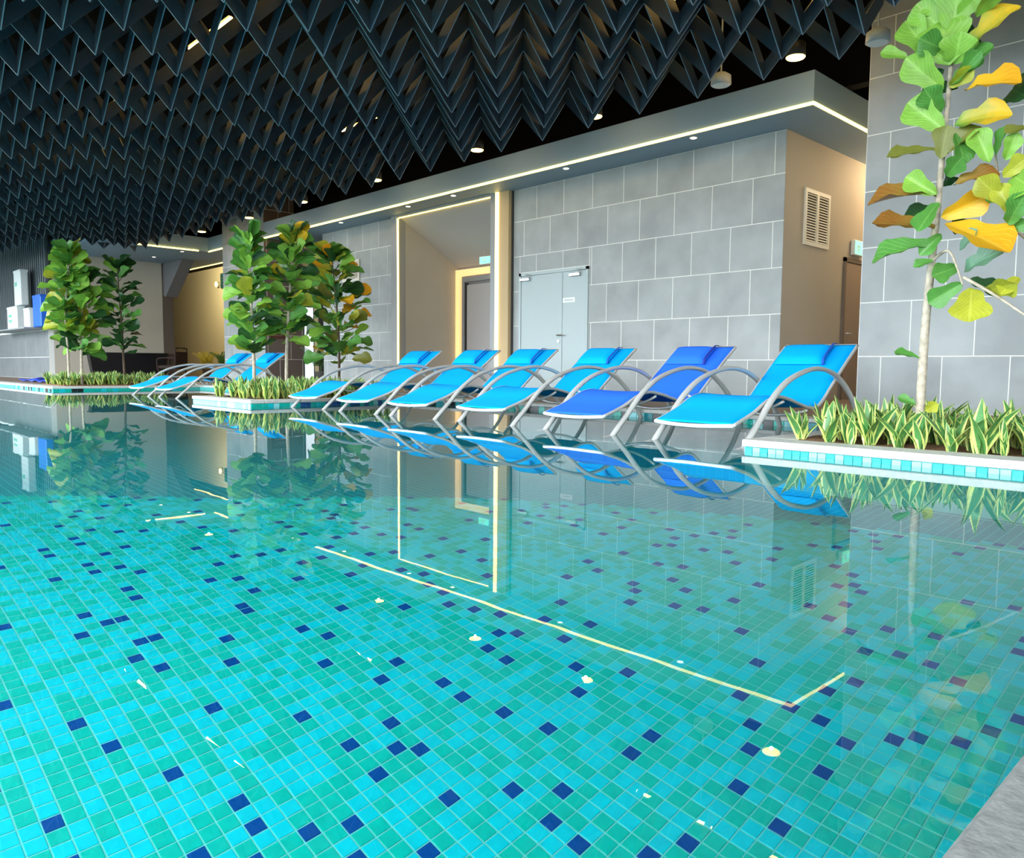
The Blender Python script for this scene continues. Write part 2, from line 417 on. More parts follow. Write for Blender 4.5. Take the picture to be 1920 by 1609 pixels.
# corridor door on taupe wall
d = struct(obj('door_3', None, None, (-4.94, 11.75, 0)), 'taupe door at the end of the corridor')
b = MB(); b.box(0, .03, -.42, -.36, DECK, 2.14); b.box(0, .03, -.42, .6, 2.08, 2.14); b.build('door_frame', mat('dark_taupe_frame', (110, 98, 88), .6), d)
b = MB(); b.bev(.002, .02, -.35, .6, DECK, 2.07, .002); b.build('door_leaf', mat('taupe_door', (150, 132, 116), .6), d)
b = MB(); b.tube([(.02, -.28, 1.05), (.06, -.28, 1.05), (.06, -.18, 1.05)], .01, 6); b.build('door_handle', M['steel'], d)
b = MB(); b.box(-4.94, -3.63, 13.3, 13.45, 0, SOF)
struct(b.build('wall_corridor_end', M['brownwall']), 'taupe wall closing the corridor')
# louvres
def vent(label, loc, rz, w, h, n, cols):
    t = thing('wall_vent', label, 'vent', loc, rz, 'louvred wall vents')
    f = .05
    b = MB(); b.box(-w/2, w/2, -.02, .005, -h/2, -h/2+f); b.box(-w/2, w/2, -.02, .005, h/2-f, h/2)
    b.box(-w/2, -w/2+f, -.02, .005, -h/2+f, h/2-f); b.box(w/2-f, w/2, -.02, .005, -h/2+f, h/2-f)
    if cols == 2: b.box(-f*.6, f*.6, -.02, .005, -h/2+f, h/2-f)
    b.build('vent_frame', M['vent'], t)
    b = MB(); b.box(-w/2+f, w/2-f, .0, .004, -h/2+f, h/2-f); b.build('vent_back', M['darkroom'], t)
    cw = (w-2*f-(f*1.2 if cols == 2 else 0))/cols
    sl = MB(); th = .010
    sl.v = [(-cw/2, -.018, -.014), (cw/2, -.018, -.014), (cw/2, -.002, .008), (-cw/2, -.002, .008), (-cw/2, -.020, -.010), (cw/2, -.020, -.010), (cw/2, -.004, .012), (-cw/2, -.004, .012)]
    for q in ((0,3,2,1),(4,5,6,7),(0,1,5,4),(1,2,6,5),(2,3,7,6),(3,0,4,7)): sl.f.append(q); sl.mi.append(0)
    me = sl.mesh('slat', M['vent'])
    for c in range(cols):
        xc = 0 if cols == 1 else (-1 if c == 0 else 1)*(cw/2+f*.6)
        for k in range(n):
            obj('slat', me, t, (xc, 0, -h/2+f+(k+.5)*(h-2*f)/n))
    return t
vent('tall white double louvre vent on the taupe end wall', (-4.935, 10.43, 2.55), math.pi/2, .74, .74, 18, 2)
vent('small pale louvre vent high on the tiled wall by the portal', (-15.12, WALL-.016, 2.62), 0, .68, .46, 11, 1)

# ------------------------------------------------------------------ left block: beige wall, bulkhead, counter, boxes
b = MB(); b.box(-30, -24.5, 5.85, 8.8, 0, SOF)
struct(b.build('wall_left_block', M['beige']), 'beige wall of the left block above the black counter')
b = MB(); b.box(-24.72, -24.45, 8.8, 9.1, 0, 2.6)
struct(b.build('trim_4', mat('dark_brown_post', (96, 84, 74), .6)), 'brown post at the end of the beige wall')
b = MB(); b.v = [(-24.7, 8.85, 2.56), (-24.35, 8.85, 2.56), (-23.0, 8.85, SOF), (-24.7, 8.85, SOF), (-24.7, 9.2, 2.56), (-24.35, 9.2, 2.56), (-23.0, 9.2, SOF), (-24.7, 9.2, SOF)]
for q in ((0,1,2,3),(7,6,5,4),(0,4,5,1),(1,5,6,2),(2,6,7,3),(3,7,4,0)): b.f.append(q); b.mi.append(0)
struct(b.build('trim_5', mat('mid_grey_bulkhead', (120, 120, 124), .6)), 'slanting grey bulkhead under the left soffit')
b = MB(); b.box(-34, -20.2, 12.6, 12.75, 0, 4.2)
struct(b.build('wall_lounge', M['cream']), 'cream wall of the lounge behind the pool')
b = MB(); b.box(-34, -17.9, 10.0, 14, 4.2, 4.3)
struct(b.build('ceiling_lounge', M['black']), 'black open ceiling of the lounge')
led('thin warm light strip at the back edge of the left soffit', -28, -20.2, 9.99, 10.02, SOF-.02, SOF+.01)
# warm wall lamp in the lounge
t = thing('wall_lamp', 'small round warm lamp on the lounge wall', 'lamp', (-29.2, 12.5, 3.55))
b = MB(); b.tube([(0, .1, 0), (0, -.02, 0)], [.08, .12], 16); b.build('housing', M['steel'], t)
b = MB(); b.tube([(0, -.021, 0), (0, -.035, 0)], .10, 16); b.build('lens', M['lamp'], t)
L = bpy.data.lights.new('wall_lamp_light', 'POINT'); L.energy = 190; L.color = (1, .86, .58); L.shadow_soft_size = .03
lo = obj('wall_lamp_light', L, t, (1.2, -1.8, .2))
# dark air unit on the lounge wall
t = thing('air_unit', 'dark green cassette unit high on the lounge wall', 'air conditioner', (-27.9, 12.45, 3.6))
b = MB(); b.bev(-.55, .55, -.15, .15, -.28, .28, .03); b.build('casing', mat('dark_green_casing', (24, 62, 54), .4), t)
b = MB()
for k in range(4): b.box(-.45, .45, -.165, -.15, -.2+k*.11, -.15+k*.11)
b.build('grille', mat('black_green_grille', (12, 34, 32), .5), t)

# black counter under the beige wall
t = thing('counter', 'black tapered counter along the foot of the beige wall', 'counter', (-24.45, 7.7, DECK))
b = MB()
a = [(-.0, -1.06, .74), (-.0, 1.08, .74), (-.0, .96, 0), (-.0, -.94, 0)]
q = [(.30, -1.06, .74), (.30, 1.08, .74), (.22, .96, 0), (.22, -.94, 0)]
b.v = a+q
for f in ((0,1,2,3),(7,6,5,4),(0,4,5,1),(1,5,6,2),(2,6,7,3),(3,7,4,0)): b.f.append(f); b.mi.append(0)
b.build('counter_body', M['counter'], t)
b = MB(); b.bev(-.01, .33, -1.09, 1.11, .74, .775, .006); b.build('counter_top', M['counter'], t)

# left block front: slats above, stone below, stacked boxes
b = MB(); b.box(-33.8, -24.5, 5.72, 5.85, 0, 1.5)
fl = struct(b.build('wall_left_base', M['grout']), 'grey stone plinth under the stacked boxes')
wall_tiles(fl, 'x', 5.72, -33.0, -24.5, [DECK, .7, 1.45], (-26.2, -25.9), mat('dark_grey_plinth_tile', (112, 117, 118), .6, noise=.12, nscale=2), width=1.2)
b = MB(); b.box(-33.8, -24.5, 5.8, 5.86, 1.5, 4.6)
fu = struct(b.build('wall_left_front', mat('dark_grey_backing', (44, 50, 54), .7)), 'dark slatted panel at the far left')
slm = MB(); slm.bev(-.05, .05, -.09, 0, 0, 3.0, .006); slme = slm.mesh('slat', mat('grey_metal_slat', (96, 104, 108), .5))
for k in range(38): obj('slat', slme, fu, (-24.62-k*.235, 5.8, 1.55))
def crate(label, px, zz, ysz, material, marks=0):
    x0 = onp(px[0], 560, 1, 5.42-ysz/2).x; x1 = onp(px[1], 560, 1, 5.42-ysz/2).x
    w = x1-x0
    t = thing('display_box', label, 'box', ((x0+x1)/2, 5.42, zz[0]), 0, 'stacked boxes on the plinth at far left')
    b = MB(); b.bev(-w/2, w/2, -ysz/2, ysz/2, 0, zz[1]-zz[0], .02); b.build('box_body', material, t, )
    b = MB(); h = zz[1]-zz[0]; b.bev(-w/2-.008, w/2+.008, -ysz/2-.008, ysz/2+.008, h-.05, h+.012, .01); b.build('box_lid', material, t)
    for k in range(marks):
        b = MB(); z0 = h*(.55-.22*k); b.box(-w*.34, -w*.02, -ysz/2-.004, -ysz/2+.002, z0, z0+h*.12); b.build('printed_mark', M['greenprint'], t)
    return t
SHELFZ = 1.50
b = MB(); b.box(-28.9, -24.3, 5.1, 5.72, SHELFZ-.04, SHELFZ)
struct(b.build('trim_6', M['trimgrey']), 'thin shelf carrying the stacked boxes')
crate('white box with green marks at the bottom left of the stack', (12, 30), (SHELFZ, 2.16), .20, M['white'], 2)
crate('plain narrow white box between the marked box and the blue one', (43, 53), (SHELFZ, 2.05), .12, M['white'], 0)
crate('tall white box standing on top of the stack', (27, 39), (2.173, 3.15), .20, M['white'], 1)
crate('blue box at the right end of the shelf', (60.5, 75), (SHELFZ, 2.33), .19, M['bluebox'], 0)
# rattan chair by the lounge
t = thing('rattan_armchair', 'dark brown rattan armchair at the lounge entrance', 'chair', (-22.9, 8.45, DECK), math.radians(-50))
b = MB(); b.bev(-.30, .30, -.28, .28, .32, .42, .02); b.build('seat', M['rattan'], t)
b = MB(); b.bev(-.30, .30, .24, .30, .42, .80, .02); b.build('backrest', M['rattan'], t)
b = MB(); b.tube(catmull([(-.31, .27, .3), (-.31, .28, .82), (-.24, .285, .90), (.24, .285, .90), (.31, .28, .82), (.31, .27, .3)], 4), .018, 8); b.build('back_frame', M['rattan'], t)
for sx in (-.28, .28):
    for sy in (-.25, .25):
        b = MB(); b.tube([(sx, sy, 0), (sx, sy, .34)], .02, 8); b.build('leg', M['rattan'], t)
    b = MB(); b.tube(catmull([(sx*1.1, -.26, .3), (sx*1.1, -.27, .58), (sx*1.1, -.1, .62), (sx*1.1, .27, .64)], 4), .02, 8); b.build('armrest', M['rattan'], t)
# tarpaulin on the deck at the far left
t = MB()
for i in range(25):
    for j in range(7):
        x = i/24; y = j/6
        t.v.append((x*2.8-1.4, y*.5-.25, .03+.09*abs(math.sin(x*9+y*3))*math.sin(math.pi*x)*(1-abs(2*y-1)**2)+.02*math.sin(x*23+j)))
for i in range(24):
    for j in range(6):
        a = i*7+j; t.f.append((a, a+7, a+8, a+1)); t.mi.append(0)
o = t.build('tarpaulin', M['bluetarp'], None, True, (-21.6, 4.9, DECK)); sm = o.modifiers.new('s', 'SOLIDIFY'); sm.thickness = .012
tag(o, 'crumpled blue tarpaulin on the deck at the far left', 'tarpaulin')
# notice board on the brown pillar side, glass door beyond
t = thing('notice_board', 'dark red brown notice board on the pillar side', 'sign', (-17.86, 9.13, 1.35), math.pi/2)
b = MB(); b.bev(-.2, .2, -.02, .015, -.18, .18, .005); b.build('board', M['board'], t)
b = MB()
for k in range(4): b.box(-.14, .14, -.0225, -.0205, -.11+k*.065, -.09+k*.065)
b.build('printed_lines', M['print'], t)
w = struct(obj('window_1', None, None, (-17.88, 9.99, 0)), 'tall narrow glazed door lit by daylight')
b = MB(); b.box(-.02, .02, -.15, -.125, DECK, 2.95); b.box(-.02, .02, .125, .15, DECK, 2.95); b.box(-.02, .02, -.15, .15, 2.92, 2.95); b.box(-.02, .02, -.15, .15, 1.98, 2.02); b.build('window_frame', M['steel'], w)
b = MB(); b.box(-.006, .006, -.125, .125, DECK, 1.98); b.build('pane', M['daywindow'], w)
b = MB(); b.box(-.006, .006, -.125, .125, 2.02, 2.92); b.build('pane', M['glassdark'], w)

# ------------------------------------------------------------------ pool basin, water, planters
b = MB()
b.box(-34, PX, -6, 4.5, DEPTH-.2, DEPTH-.004)
pool = struct(b.build('floor_pool', [M['poolfar']]), 'mosaic floor of the pool')
b = MB(); b.box(-34, 8, 4.5, EDGE, DEPTH-.2, LEDGE)
struct(b.build('floor_ledge', M['poolfar']), 'shallow tiled ledge under the loungers')
b = MB(); b.box(PX, 8, -6, 4.48, -1.3, .0); b.box(-34, 8, -6.2, -6, -1.3, 0.0)
struct(b.build('wall_pool_side', M['poolfar']), 'tiled pool side wall below the granite coping')
b = MB(); b.bev(PX-.012, 8, -6.2, 4.3, .0, .058, .008)
struct(b.build('trim_coping', mat('grey_granite_corner', (92, 94, 92), .75, noise=.25, nscale=60, bump=.2, bscale=140, detail=8)), 'granite coping slab at the near corner')
b = MB()
for x0, x1, y1 in ((-34, -16.75, 3.95), (-16.75, -11.05, EDGE), (-11.05, -9.25, 4.36), (-9.25, -2.53, EDGE), (-2.53, PX, 4.48)):
    b.quad((x0, -6, 0), (x1, -6, 0), (x1, y1, 0), (x0, y1, 0))
tag(b.build('pool_water', M['water']), 'still clear turquoise pool water with mirror reflections', 'water', kind='stuff')

# mosaic floor tiles: geometry near the camera
PT = .0482; TT = .006
def accent_zone(x, y):
    # the navy accents stop at a gently curved line across the floor
    az = math.atan2(x*math.cos(YAW)+y*math.sin(YAW), -x*math.sin(YAW)+y*math.cos(YAW))
    r = math.hypot(x, y)
    K = [(-.9, 5.6), (-.586, 5.08), (-.353, 4.63), (-.02, 4.48), (.218, 4.3), (.588, 4.15), (1.2, 4.0)]
    az = max(-.89, min(1.19, az))
    for (a0, r0), (a1, r1) in zip(K[:-1], K[1:]):
        if a0 <= az <= a1: return r < r0+(r1-r0)*(az-a0)/(a1-a0)
def seen(x, y):
    d = math.hypot(x, y)
    lo_, hi_ = 0.0, d
    for _ in range(30):
        mid = (lo_+hi_)/2
        if math.sin(math.atan2(mid, CAMZ)) > 1.333*math.sin(math.atan2(d-mid, -DEPTH)): hi_ = mid
        else: lo_ = mid
    p = Vector((x*lo_/d, y*lo_/d, 0))-CAM
    w = p.dot(Fw)
    if w <= 0: return None
    u = 960+FPX*p.dot(Rt)/w; v = 804.5-FPX*p.dot(Up)/w
    return (u, v, p.length) if -30 < u < 1950 and v < 1640 else None
rt = random.Random(3)
tiles = []; navy = set()
nx0 = math.ceil(-6.6/PT); ny0 = math.floor(-1.0/PT)
for i in range(nx0, math.floor((PX-.03)/PT)):
    for j in range(ny0, math.floor(4.45/PT)):
        x, y = (i+.5)*PT, (j+.5)*PT
        if accent_zone(x, y):
            q = rt.random()
            near = any((i+a, j+c) in navy for a in (-1, 0, 1) for c in (-1, 0, 1))
            k = 'navy' if q < (.012 if near else .070) else ('cyan' if rt.random() < .5 else 'teal')
            if k == 'navy': navy.add((i, j))
        else: k = 'deep'
        s = seen(x, y)
        tiles.append((s[2] if s else 99, x, y, k))
tiles.sort()
tme = {}
for k in ('cyan', 'teal', 'navy', 'deep'):
    b = MB(); h = PT/2-.0021
    b.bev(-h, h, -h, h, -.004, .0012, .0010); tme[k] = b.mesh('mosaic_tile', POOLTILE[k])
for (d, x, y, k) in tiles[:300]:
    o = obj('mosaic_tile', tme[k], pool, (x, y, DEPTH))
b = MB(); order = ['cyan', 'teal', 'navy', 'deep']; h = PT/2-.0021
for (d, x, y, k) in tiles[300:]:
    i = len(b.v); mi = order.index(k); c = .0008
    z1 = DEPTH+.0012
    b.v += [(x-h, y-h, DEPTH-.004), (x+h, y-h, DEPTH-.004), (x+h, y+h, DEPTH-.004), (x-h, y+h, DEPTH-.004), (x-h+c, y-h+c, z1), (x+h-c, y-h+c, z1), (x+h-c, y+h-c, z1), (x-h+c, y+h-c, z1)]
    for q in ((4,5,6,7),(0,1,5,4),(1,2,6,5),(2,3,7,6),(3,0,4,7)): b.f.append(tuple(i+w for w in q)); b.mi.append(mi)
o = b.build('mosaic_tiles', [POOLTILE[k] for k in order], pool); o['kind'] = 'stuff'
b = MB(); b.box(nx0*PT, PX, ny0*PT, 4.45, DEPTH-.01, DEPTH-.0008); b.build('grout_bed', M['poolgrout'], pool)

# tile bands
bandmesh = {}
def band(parent, axis, face, u0, u1, sign, zc, size, hgt, pal, rr):
    n = int(abs(u1-u0)/size)
    for k in range(n):
        uc = u0+(k+.5)*size
        c = rr.choice(pal); key = (axis, size, hgt, c)
        if key not in bandmesh:
            b = MB(); s2 = size/2-.002
            if axis == 'x': b.bev(-s2, s2, -.004, .004, -hgt/2, hgt/2, .001)
            else: b.bev(-.004, .004, -s2, s2, -hgt/2, hgt/2, .001)
            bandmesh[key] = b.mesh('band_tile', POOLTILE[c])
        f = face+sign*.0045
        obj('band_tile', bandmesh[key], parent, (uc, f, zc) if axis == 'x' else (f, uc, zc))
rb = random.Random(5)
# back deck edge coping + tiles
b = MB(); b.box(-16.9, 8, EDGE, EDGE+.17, -.3, .045)
bd = struct(b.build('wall_deck_edge', M['poolgrout']), 'tiled waterline of the rear deck')
band(bd, 'x', EDGE, -13.2, -9.4, -1, .012, .105, .060, ['teal', 'black', 'white', 'teal', 'cyan'], rb)
band(bd, 'x', EDGE, -9.2, -2.3, -1, .012, .105, .060, ['teal', 'black', 'teal', 'white', 'black', 'deep'], rb)
b = MB(); b.bev(-16.9, 8, EDGE-.015, EDGE+.30, .045, DECK+.004, .006)
struct(b.build('trim_deck_edge', M['coping']), 'stone coping of the rear deck')
# planters
def planter(name, label, x0, x1, y0, y1, top, cop, pal, rr, size, left=True, right=True):
    b = MB(); b.box(x0, x1, y0, y1, DEPTH, top-.045)
    st = struct(b.build('wall_'+name, M['poolgrout']), 'tiled side of the '+label)
    zt = (top-.045)
    band(st, 'x', y0, x0, x1, -1, zt-.03, size, .052, [p for p in pal if p not in ('navy', 'teal')], rr)
    if left: band(st, 'y', x0, y0, min(y1, y0+1.2), -1, zt-.03, size, .052, pal, rr)
    if right: band(st, 'y', x1, y0, y1, 1, zt-.03, size, .052, pal, rr)
    b = MB(); e = .018
    b.bev(x0-e, x1+e, y0-e, y0+cop, top-.045, top, .006); b.bev(x0-e, x0+cop, y0+cop, y1, top-.045, top, .006); b.bev(x1-cop, x1+e, y0+cop, y1, top-.045, top, .006)
    struct(b.build('trim_'+name, M['coping']), 'granite coping around the '+label)
    b = MB(); nX, nY = 24, 24
    for i in range(nX+1):
        for j in range(nY+1):
            xx = x0+cop+(x1-x0-2*cop)*i/nX; yy = y0+cop+(y1-y0-cop)*j/nY
            b.v.append((xx, yy, top-.012+.02*math.sin(xx*9)*math.cos(yy*7)+random.uniform(0, .015)))
    for i in range(nX):
        for j in range(nY):
            a = i*(nY+1)+j; b.f.append((a, a+nY+1, a+nY+2, a+1)); b.mi.append(0)
    struct(b.build('floor_soil_'+name, M['soil'], None, True), 'brown mulch bed of the '+label)
planter('right_planter', 'near planter on the right', -2.53, 3.0, 4.48, EDGE+.02, .075, .22, ['cyan', 'white', 'cyan'], rb, .0525, True, False)
planter('middle_planter', 'middle planter beside the loungers', -11.05, -9.25, 4.36, EDGE+.02, .085, .18, ['teal', 'navy', 'white', 'cyan', 'teal'], rb, .075, False, True)
b = MB(); b.box(-34, -16.75, 3.95, 4.25, DEPTH, .04); b.box(-17.0, -16.75, 4.25, EDGE, DEPTH, .04)
lp = struct(b.build('wall_left_deck', M['poolgrout']), 'tiled waterline of the left deck')
band(lp, 'y', -16.75, 3.95, 6.5, 1, .012, .105, .05, ['teal', 'black', 'teal', 'cyan'], rb)
band(lp, 'x', 3.95, -19.9, -16.75, -1, .012, .105, .05, ['white', 'white', 'black', 'cyan'], rb)
b = MB(); b.bev(-34, -16.73, 3.93, 4.2, .04, DECK+.005, .006); b.bev(-16.95, -16.73, 4.2, EDGE, .04, DECK+.005, .006)
struct(b.build('trim_left_deck', M['coping']), 'granite coping of the left deck')
b = MB(); b.box(-18.6, -16.95, 4.2, 6.5, DECK-.01, DECK+.02)
struct(b.build('floor_soil_left', M['soil']), 'mulch bed on the left deck')

# ------------------------------------------------------------------ loungers
HZ = -LEDGE   # local z = world z + HZ
def yz(p): return [(0, a, c+HZ) for a, c in p]
ARCH = catmull(yz([(-.11, -.12), (.0, 0.0), (.18, .16), (.37, .324), (.60, .446), (.93, .520), (1.20, .512), (1.42, .445), (1.62, .325), (1.79, .163), (1.90, 0.0), (1.97, -.12)]), 5)
SEAT = catmull(yz([(-.07, .140), (.18, .215), (.36, .290), (.52, .322), (.70, .30), (.92, .248), (1.09, .225), (1.22, .262), (1.42, .41), (1.66, .585), (1.86, .722)]), 5)
HW, AW = .315, .365
def lounger(label, sling_m, strap_m):
    t = thing('sun_lounger', label, 'sun lounger', (0, 0, 0), 0, 'arched sun loungers in the shallow water')
    for s in (-1, 1):
        b = MB(); b.tube([(s*AW, p.y, p.z) for p in ARCH], .026, 8, flat=.7, side=(1, 0, 0)); b.build('side_arch', M['frame'], t, True)
        b = MB(); b.tube([(s*HW, p.y, p.z) for p in SEAT], .013, 8); b.build('side_rail', M['frame'], t, True)
        b = MB(); b.tube([(s*HW, 1.50, .47+HZ), (s*(AW+.002), 1.555, .385+HZ)], .011, 6); b.build('back_link', M['frame'], t, True)
        b = MB(); b.tube([(s*HW, .40, .295+HZ), (s*AW, .385, .325+HZ)], .011, 6); b.build('seat_link', M['frame'], t, True)
    p0 = SEAT[0]; p1 = SEAT[-1]
    b = MB(); b.tube([(-HW+2*HW*k/10, p0.y-.045*(1-(k/5-1)**2), p0.z-.012*(1-(k/5-1)**2)) for k in range(11)], .014, 8); b.build('foot_bar', M['framewhite'], t, True)
    b = MB(); b.tube([(-HW, p1.y, p1.z), (HW, p1.y, p1.z)], .013, 8); b.build('head_bar', M['frame'], t, True)
    for yy, zz, dip in ((.62, .30, .09), (1.0, .222, .05)):
        b = MB(); b.tube([(-HW+2*HW*k/10, yy, zz+HZ-.012-dip*(1-(k/5-1)**2)) for k in range(11)], .011, 8); b.build('cross_bar', M['frame'], t, True)
    # sling
    b = MB(); nj = 8; n = len(SEAT)
    for i, p in enumerate(SEAT):
        tn = (SEAT[min(i+1, n-1)]-SEAT[max(i-1, 0)]).normalized(); nr = Vector((0, -tn.z, tn.y))
        for j in range(nj+1):
            f = j/nj*2-1; sag = .012*(1-f*f)*math.sin(math.pi*min(1, i/(n-1)))
            q = p+nr*(.011-sag); b.v.append((f*(HW-.004), q.y, q.z))
    for i in range(n-1):
        for j in range(nj):
            a = i*(nj+1)+j; b.f.append((a, a+1, a+nj+2, a+nj+1)); b.mi.append(0)
    so = b.build('sling', sling_m, t, True); md = so.modifiers.new('thick', 'SOLIDIFY'); md.thickness = .006
    # pillow on the head end
    A = Vector((0, 1.60, .545+HZ)); B = Vector((0, 1.83, .705+HZ)); tn = (B-A).normalized(); nr = Vector((0, -tn.z, tn.y))
    b = MB(); nu, nv = 14, 8
    for side in (1, -1):
        for i in range(nu+1):
            for j in range(nv+1):
                u, v = i/nu*2-1, j/nv*2-1
                hh = (max(0, 1-u**6)**.5)*(max(0, 1-v**4)**.5)
                q = A.lerp(B, (v+1)/2)+nr*(.022+ (.046*hh if side > 0 else -.008*hh))
                b.v.append((-.075+u*.21, q.y, q.z))
        base = (0 if side > 0 else (nu+1)*(nv+1))
        for i in range(nu):
            for j in range(nv):
                a = base+i*(nv+1)+j; q = (a, a+nv+1, a+nv+2, a+1)
                b.f.append(q if side > 0 else q[::-1]); b.mi.append(0)
    po = b.build('pillow', sling_m, t, True)
    b = MB(); A2 = A-tn*.005; B2 = B+tn*.03
    for i in range(9):
        v = i/8*2-1; q = A2.lerp(B2, i/8)+nr*(.020+.040*(max(0, 1-v**4)**.5))
        b.v += [(.137, q.y, q.z), (.158, q.y, q.z)]
    for i in range(8): b.f.append((2*i, 2*i+1, 2*i+3, 2*i+2)); b.mi.append(0)
    st = b.build('strap', strap_m, po, True); md = st.modifiers.new('thick', 'SOLIDIFY'); md.thickness = .004
    return t
LA = lounger('azure sun lounger nearest the right planter, first of the row', M['sling_azure'], M['strap_azure'])
LR = lounger('royal blue sun lounger, the only darker one in the row', M['sling_royal'], M['strap_royal'])
LA.location = (-3.035, 4.72, LEDGE); LR.location = (-4.19, 4.76, LEDGE)
spots = [(-5.37, 4.80, 'azure sun lounger directly left of the royal blue one'),
         (-6.44, 4.76, 'azure sun lounger in front of the grey double door'),
         (-7.46, 4.76, 'azure sun lounger second from the left end of the main row'),
         (-8.60, 4.78, 'azure sun lounger at the left end of the main row by the middle planter'),
         (-12.55, 4.55, 'azure sun lounger just beyond the middle planter trees'),
         (-13.62, 4.50, 'farthest azure sun lounger, beside the left deck')]
for x, y, lb in spots:
    c = copy_tree(LA); c.location = (x, y, LEDGE); c['label'] = lb; c.rotation_euler = (0, 0, math.radians(random.uniform(-1.2, 1.2)))

# ------------------------------------------------------------------ ceiling baffles: interlocking zigzag sheets
FH = 2.88; FS = .1312*FH; FT = CAMZ+FH; FDZ = .380; FTH = .175
FA0 = (-.1046-.0217)/2*FH; FB0 = (-.1046+.0217)/2*FH
grid = thing('ceiling_baffle', 'dark interlocking zigzag sheet baffles hanging over the whole pool', 'ceiling baffle', (0, 0, 0), math.radians(1.0))
def zz(i, j): return FT if (i+j) % 2 == 0 else FT+FDZ
def zig(axis, fixed, k0, k1):
    b = MB(); th = .005
    for k in range(k0, k1+1):
        i, j = (k, fixed) if axis == 'a' else (fixed, k)
        z = zz(i, j); a, c = FA0+FS*i, FB0+FS*j
        for (dz, s) in ((0, -1), (0, 1), (FTH, 1), (FTH, -1)):
            b.v.append((a, c+s*th, z+dz) if axis == 'a' else (a+s*th, c, z+dz))
    n = k1-k0
    for k in range(n):
        q = k*4
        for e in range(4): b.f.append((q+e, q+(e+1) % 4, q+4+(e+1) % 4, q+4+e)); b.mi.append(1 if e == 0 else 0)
    b.f.append((0, 1, 2, 3)); b.mi.append(0); b.f.append((n*4+3, n*4+2, n*4+1, n*4)); b.mi.append(0)
    return b.build('baffle_sheet', [M['fin'], M['finedge_lit']], grid)
imax = math.floor((-2.47-FA0)/FS); imin = math.ceil((-21.4-FA0)/FS); imin2 = math.ceil((-28.0-FA0)/FS)
jmin = math.ceil((.0-FB0)/FS); jmax = math.floor((7.62-FB0)/FS); jmid = math.floor((5.2-FB0)/FS)
jr = math.floor((6.7-FB0)/FS); imax2 = math.floor((6.5-FA0)/FS)
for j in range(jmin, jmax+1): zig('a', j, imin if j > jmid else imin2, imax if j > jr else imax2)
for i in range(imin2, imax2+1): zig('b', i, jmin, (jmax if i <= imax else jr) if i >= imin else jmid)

# ------------------------------------------------------------------ lamps
def pendant(label, x, y, z):
    t = thing('ceiling_lamp', label, 'lamp', (x, y, z), 0, 'warm round ceiling lamps in front of the soffit')
    b = MB(); b.lathe([(.085, .0), (.10, .004), (.10, .13), (.085, .15), (.02, .16)], n=20); b.build('housing', mat_lamp, t, True)
    b = MB(); b.lathe([(.05, -.02), (.09, -.01), (.099, .0)], n=20); b.build('lens', M['lamp'], t)
    b = MB(); b.tube([(0, 0, .15), (0, 0, 5.0-z)], .008, 6); b.build('stem', mat_lamp, t)
    L = bpy.data.lights.new('lamp_light', 'POINT'); L.energy = 4.5; L.color = (1, .64, .30); L.shadow_soft_size = .02
    obj('lamp_light', L, t, (0, 0, -.042))
    return t
mat_lamp = mat('dark_lamp_housing', (30, 29, 28), .5)
for x, lb in ((-4.09, 'warm round lamp above the soffit corner'), (-6.85, 'warm round lamp second from the soffit corner'),
              (-9.14, 'warm round lamp above the right jamb of the portal'), (-11.85, 'warm round lamp above the portal, mostly behind baffles'),
              (-14.46, 'warm round lamp above the tiled wall left of the portal'), (-16.86, 'warm round lamp beside the passage'), (-19.46, 'warm round lamp in front of the pillar')):
    pendant(lb, x, 8.02 if x > -8 else 7.98, 3.80)
def dome(label, x, y, z):
    t = thing('ceiling_speaker', label, 'speaker', (x, y, z), 0, 'white round ceiling speakers')
    b = MB(); b.lathe([(.10, 0), (.115, .01), (.11, .10), (.06, .135), (.02, .15)], n=24); b.build('housing', mat_sp, t, True)
    b = MB(); b.lathe([(.095, -.004), (.10, .001)], n=24); b.build('grille', M['white'], t)
    b = MB(); b.tube([(0, 0, .15), (0, 0, 5.0-z)], .01, 6); b.build('stem', mat_sp, t)
mat_sp = mat('pale_grey_speaker', (176, 184, 186), .5)
dome('white round hanging speaker beside the stone wall at right', -3.26, 8.06, 3.72)
dome('white round hanging speaker between the lamps by the soffit', -4.96, 7.99, 3.72)
for x, y, lb in ((-5.99, 9.02, 'small downlight in the soffit nearest its right corner'), (-8.26, 9.02, 'small downlight in the soffit above the double door'),
                 (-10.97, 9.02, 'small downlight in the soffit above the right side of the portal'), (-12.32, 9.02, 'small downlight in the soffit above the left side of the portal'),
                 (-14.72, 9.02, 'small downlight in the soffit above the small vent'), (-21.56, 8.30, 'small downlight in the left soffit near its corner'), (-23.24, 8.15, 'small downlight in the left soffit above the beige wall')):
    t = thing('downlight', lb, 'lamp', (x, y, SOF), 0, 'small recessed downlights in the soffit')
    b = MB(); b.lathe([(.055, -.004), (.055, .0)], n=16); b.build('bezel', M['white'], t)
    b = MB(); b.lathe([(.04, -.008), (.04, -.0045)], n=16); b.build('lens', M['downlight'], t)
def tubelight(label, x0, x1, y, z):
    t = thing('tube_light', label, 'lamp', ((x0+x1)/2, y, z), 0, 'long tube lights above the baffles')
    w = (x1-x0)/2
    b = MB(); b.box(-w, w, -.03, .03, .02, .06); b.build('rail', mat_lamp, t)
    b = MB(); b.tube([(-w, 0, 0), (w, 0, 0)], .016, 8); b.build('tube', M['tube'], t)
    for sx in (-1, 1):
        b = MB(); b.tube([(sx*w*.9, 0, .06), (sx*w*.9, 0, 5.0-z)], .006, 6); b.build('hanger', mat_lamp, t)
